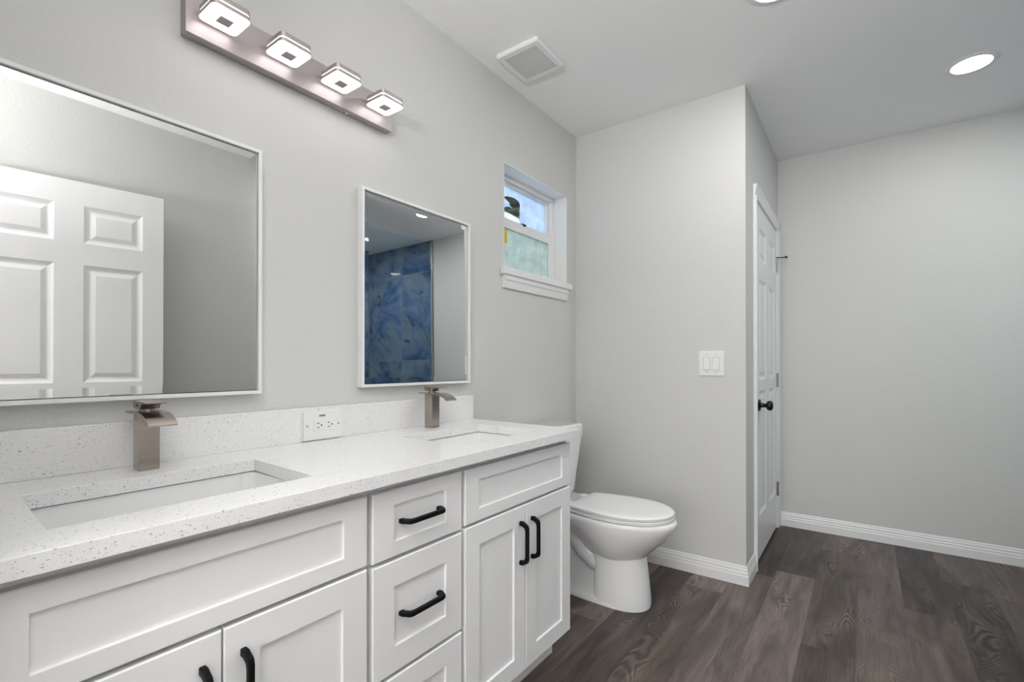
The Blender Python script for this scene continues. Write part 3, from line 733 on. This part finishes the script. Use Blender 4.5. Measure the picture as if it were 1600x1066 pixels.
can(2.029, -1.183, 'round recessed ceiling light cut off by the top of the picture', CANW*1.3)
can(2.84, -2.95, 'round recessed light in the shower ceiling, glinting on the blue tile', SHW)
ef = thing('exhaust_fan', 'square white ceiling exhaust fan grille over the vanity wall', 'fan', (1.844, -0.203, CEIL))
X0, X1, Y0, Y1 = 1.724, 1.964, -0.318, -0.088
bm = new(); loft(bm, [[(a, b, z) for a, b in rrect(X0+i, X1-i, Y0+i, Y1-i, 0.012)] for z, i in ((CEIL-0.0003, 0.004), (CEIL-0.006, 0.0), (CEIL-0.016, 0.001), (CEIL-0.021, 0.006))])
link('cover', bm, M['plastic'], ef)
GX0, GX1, GY0, GY1 = 1.753, 1.935, -0.289, -0.117
bm = new(); box(bm, GX0, GX1, GY0, GY1, CEIL-0.0215, CEIL-0.0206); gp = link('grille', bm, M['grille_dark'], ef)
bm = new(); k = 0; y = GY0+0.002
while y < GY1-0.003:
    box(bm, GX0, GX1, y, y+0.0036, CEIL-0.0228, CEIL-0.0214); y += 0.0066
link('louvres', bm, M['plastic'], gp)

# ------------------------------------------------------------------ toilet
TX = 2.148
tt = thing('toilet', 'white two-piece elongated toilet with closed lid beside the vanity', 'toilet', (TX, -0.40, 0))
def egg(z, a, yf, yb, yc, nf=2.0, nb=2.0, seg=40):
    out = []
    for k in range(seg):
        th = 2*math.pi*k/seg; s, c = math.sin(th), math.cos(th)
        n = nf if c > 0 else nb
        x = a*math.copysign(abs(s)**(2/n), s); L = (yc-yf) if c > 0 else (yb-yc)
        y = yc-L*math.copysign(abs(c)**(2/n), c)
        out.append((TX+x, y, z))
    return out
bm = new()
# front pedestal column
loft(bm, [egg(0.0, 0.104, -0.655, -0.405, -0.52, 2.2, 5), egg(0.03, 0.104, -0.657, -0.405, -0.52, 2.2, 5), egg(0.10, 0.099, -0.650, -0.405, -0.52, 2.2, 5),
          egg(0.18, 0.094, -0.640, -0.405, -0.52, 2.2, 5), egg(0.235, 0.094, -0.632, -0.405, -0.52, 2.2, 5), egg(0.275, 0.100, -0.630, -0.40, -0.52, 2.2, 5)])
# bowl
loft(bm, [egg(0.190, 0.070, -0.600, -0.39, -0.50), egg(0.222, 0.100, -0.628, -0.36, -0.50), egg(0.248, 0.122, -0.652, -0.325, -0.50), egg(0.285, 0.146, -0.690, -0.29, -0.50),
          egg(0.326, 0.164, -0.733, -0.255, -0.50, 2.05, 2.3), egg(0.365, 0.176, -0.763, -0.225, -0.50, 2.05, 2.8), egg(0.392, 0.181, -0.776, -0.205, -0.50, 2.05, 3.2),
          egg(0.405, 0.181, -0.774, -0.20, -0.50, 2.05, 3.4), egg(0.412, 0.176, -0.766, -0.20, -0.50, 2.05, 3.4)])
# rear deck under the tank
loft(bm, [[(a, b, z) for a, b in rrect(TX-w_, TX+w_, -0.30, -0.045, 0.03)] for z, w_ in ((0.30, 0.085), (0.34, 0.13), (0.38, 0.165), (0.412, 0.168), (0.420, 0.160))])
# web between pedestal and wall, foot flange
loft(bm, [[(a, b, z) for a, b in rrect(TX-w_, TX+w_, -0.50, y1, 0.02)] for z, w_, y1 in ((0.0, 0.052, -0.08), (0.10, 0.046, -0.09), (0.22, 0.048, -0.08), (0.33, 0.075, -0.07))])
loft(bm, [egg(0.0, 0.106, -0.655, -0.07, -0.50, 2.2, 2.2), egg(0.018, 0.104, -0.652, -0.075, -0.50, 2.2, 2.2), egg(0.030, 0.090, -0.62, -0.09, -0.50, 2.2, 2.2)])
# trapway bulging from the web
for sx in (-1, 1):
    tube(bm, [(TX+sx*0.035, -0.47, 0.165), (TX+sx*0.040, -0.405, 0.175), (TX+sx*0.042, -0.345, 0.215), (TX+sx*0.042, -0.290, 0.285), (TX+sx*0.042, -0.235, 0.325), (TX+sx*0.042, -0.175, 0.305), (TX+sx*0.040, -0.145, 0.235), (TX+sx*0.038, -0.165, 0.150), (TX+sx*0.036, -0.205, 0.075), (TX+sx*0.034, -0.225, 0.01)], 0.046, 14)
auto_smooth(link('bowl', bm, M['ceramic'], tt), 50)
def lid_outline(z, ins):
    pts = []; a = 0.176-ins; yf = -0.764+ins; yb = -0.305-ins; hb = 0.138-ins; yc = -0.535
    for k in range(33):
        th = math.pi*(k/32-0.5); pts.append((TX+a*math.sin(th), yc-(yc-yf)*math.cos(th)**0.97 if math.cos(th) > 1e-9 else yc, z))
    for k in range(1, 8):
        u = k/8; pts.append((TX+a+(hb-a)*u**1.8, yc+(yb-yc)*u, z))
    pts.append((TX+hb-0.006, yb, z)); pts.append((TX-hb+0.006, yb, z))
    for k in range(7, 0, -1):
        u = k/8; pts.append((TX-a-(hb-a)*u**1.8, yc+(yb-yc)*u, z))
    return pts
bm = new(); loft(bm, [lid_outline(z, i) for z, i in ((0.4135, 0.006), (0.416, 0.001), (0.428, 0.0), (0.4305, 0.003))]); auto_smooth(link('seat', bm, M['seat'], tt), 50)
bm = new(); loft(bm, [lid_outline(z, i) for z, i in ((0.4320, 0.006), (0.4340, 0.001), (0.4440, 0.0), (0.4480, 0.004), (0.4500, 0.012), (0.4512, 0.05))]); auto_smooth(link('seat_lid', bm, M['seat'], tt), 50)
for sx in (-1, 1):
    bm = new(); loft(bm, [[(a, b, z) for a, b in rrect(TX+sx*0.078-0.022, TX+sx*0.078+0.022, -0.303, -0.262, 0.008)] for z in (0.4205, 0.442)]); link('seat_hinge', bm, M['seat'], tt, bevel=0.003)
bm = new()
loft(bm, [[(a, b, z) for a, b in rrect(TX-w_, TX+w_, y0, y1, 0.028)] for z, w_, y0, y1 in ((0.4205, 0.120, -0.185, -0.055), (0.440, 0.132, -0.195, -0.045), (0.46, 0.138, -0.200, -0.04), (0.60, 0.170, -0.207, -0.032), (0.728, 0.1965, -0.213, -0.025))])
auto_smooth(link('tank', bm, M['ceramic'], tt), 50)
bm = new(); loft(bm, [[(a, b, z) for a, b in rrect(TX-0.199+i, TX+0.199-i, -0.217+i, -0.020-i, 0.026)] for z, i in ((0.7285, 0.003), (0.733, 0.0), (0.784, 0.0), (0.793, 0.003), (0.797, 0.010))])
auto_smooth(link('tank_lid', bm, M['ceramic'], tt), 50)
bm = new(); lathe(bm, [(0.001, -0.012), (0.012, -0.012), (0.014, 0.0)], (TX-0.13, -0.212, 0.66), 'Y', 16); box(bm, TX-0.135, TX-0.065, -0.229, -0.222, 0.648, 0.660)
link('flush_lever', bm, M['chrome'], tt, bevel=0.002)
for sx in (-1, 1):
    bm = new(); lathe(bm, [(0.012, 0.018), (0.012, 0.030), (0.006, 0.037), (0.001, 0.038)], (TX+sx*0.075, -0.30, 0), 'Z', 16); auto_smooth(link('bolt_cap', bm, M['seat'], tt))

# ------------------------------------------------------------------ shower glass, seen in the right mirror
sg = thing('shower_screen', 'clear fixed glass shower panel before the blue tile, seen in the right mirror', 'glass panel', (3.44, -2.482, 0))
bm = new(); box(bm, 2.995, 3.785, -2.486, -2.478, 0.03, 2.50); link('glass', bm, M['glass'], sg)
bm = new(); box(bm, 3.7775, 3.7938, -2.491, -2.473, 0.0, 2.50); box(bm, 2.995, 3.7775, -2.491, -2.473, 0.0, 0.03); link('channel', bm, M['chrome'], sg)
sd = thing('shower_door', 'clear glass shower door with metal bar handle, seen at the right mirror edge', 'shower door', (2.70, -2.482, 0))
bm = new(); box(bm, 2.33, 2.990, -2.486, -2.478, 0.012, 2.50); link('glass', bm, M['glass'], sd)
bm = new(); tube(bm, [(2.40, -2.440, 0.95), (2.40, -2.440, 1.30)], 0.009, 12)
for z in (1.0, 1.25): tube(bm, [(2.40, -2.480, z), (2.40, -2.440, z)], 0.007, 10)
link('handle', bm, M['chrome'], sd)
bm = new(); box(bm, XR, 2.326, -2.486, -2.478, 0, 2.50)
o = link('glass', bm, M['glass']); o.name = 'shower_glass_panel'; o['label'] = 'clear glass panel between the shower door and the right wall'; o['category'] = 'glass panel'
bm = new(); loft(bm, [[(a, b, z) for a, b in rrect(XR+0.002, XB-0.018, YS+0.014, -2.50, 0.03)] for z in (0.001, 0.06)]); o = struct('trim_5', bm, M['ceramic'], 'unseen white shower pan, added to bounce light to the ceiling', bevel=0.006)  # pan out of view, added so its white surface bounces light upward
# unseen window frame and area light, added as fill from behind the camera
w2 = sroot('window_fill', 'added unseen window carrying a fill light, in the room behind the entry opening', (-3.4, -1.3, 1.3))
bm = new()
for a in ((-2.75, -2.68, 0.25, 2.35), (0.08, 0.15, 0.25, 2.35), (-2.68, 0.08, 0.25, 0.32), (-2.68, 0.08, 2.28, 2.35), (-1.33, -1.27, 0.32, 2.28)):
    box(bm, -3.399, -3.36, a[0], a[1], a[2], a[3])
link('window_frame', bm, M['white'], w2)
l = bpy.data.lights.new('hall_fill_light', 'AREA'); l.shape = 'RECTANGLE'; l.size = 1.95; l.size_y = 2.74; l.energy = HALLFILL; l.color = (1, 0.99, 0.98)
lo = bpy.data.objects.new('hall_fill_light', l); COL.objects.link(lo); lo.parent = w2; lo.location = (0.03, 0, 0); lo.rotation_euler = (0, -math.pi/2, 0)

# unseen uplighter added behind the camera to fill the bathroom with soft light
fl = thing('fill_floor_lamp', 'added fill uplighter, unseen, in the room behind the entry opening', 'lamp', (-0.85, -1.30, 0))
bm = new(); lathe(bm, [(0.001, 0.0), (0.15, 0.0), (0.15, 0.012), (0.13, 0.025), (0.02, 0.03), (0.001, 0.03)], (-0.85, -1.30, 0), 'Z', 32); auto_smooth(link('base', bm, M['bronze'], fl), 40)
bm = new(); lathe(bm, [(0.013, 0.03), (0.013, 1.60)], (-0.85, -1.30, 0), 'Z', 16); auto_smooth(link('pole', bm, M['bronze'], fl), 40)
bm = new(); lathe(bm, [(0.02, 1.58), (0.10, 1.61), (0.19, 1.66), (0.21, 1.70), (0.20, 1.70), (0.18, 1.668), (0.09, 1.622), (0.001, 1.60)], (-0.85, -1.30, 0), 'Z', 40); auto_smooth(link('lamp_shade', bm, M['white'], fl), 40)
l = bpy.data.lights.new('fill_uplight', 'AREA'); l.shape = 'DISK'; l.size = 0.34; l.energy = UPFILL; l.color = (1, 0.99, 0.98)
lo = bpy.data.objects.new('fill_uplight', l); COL.objects.link(lo); lo.parent = fl; lo.location = (0, 0, 1.705); lo.rotation_euler = (math.pi, 0, 0)
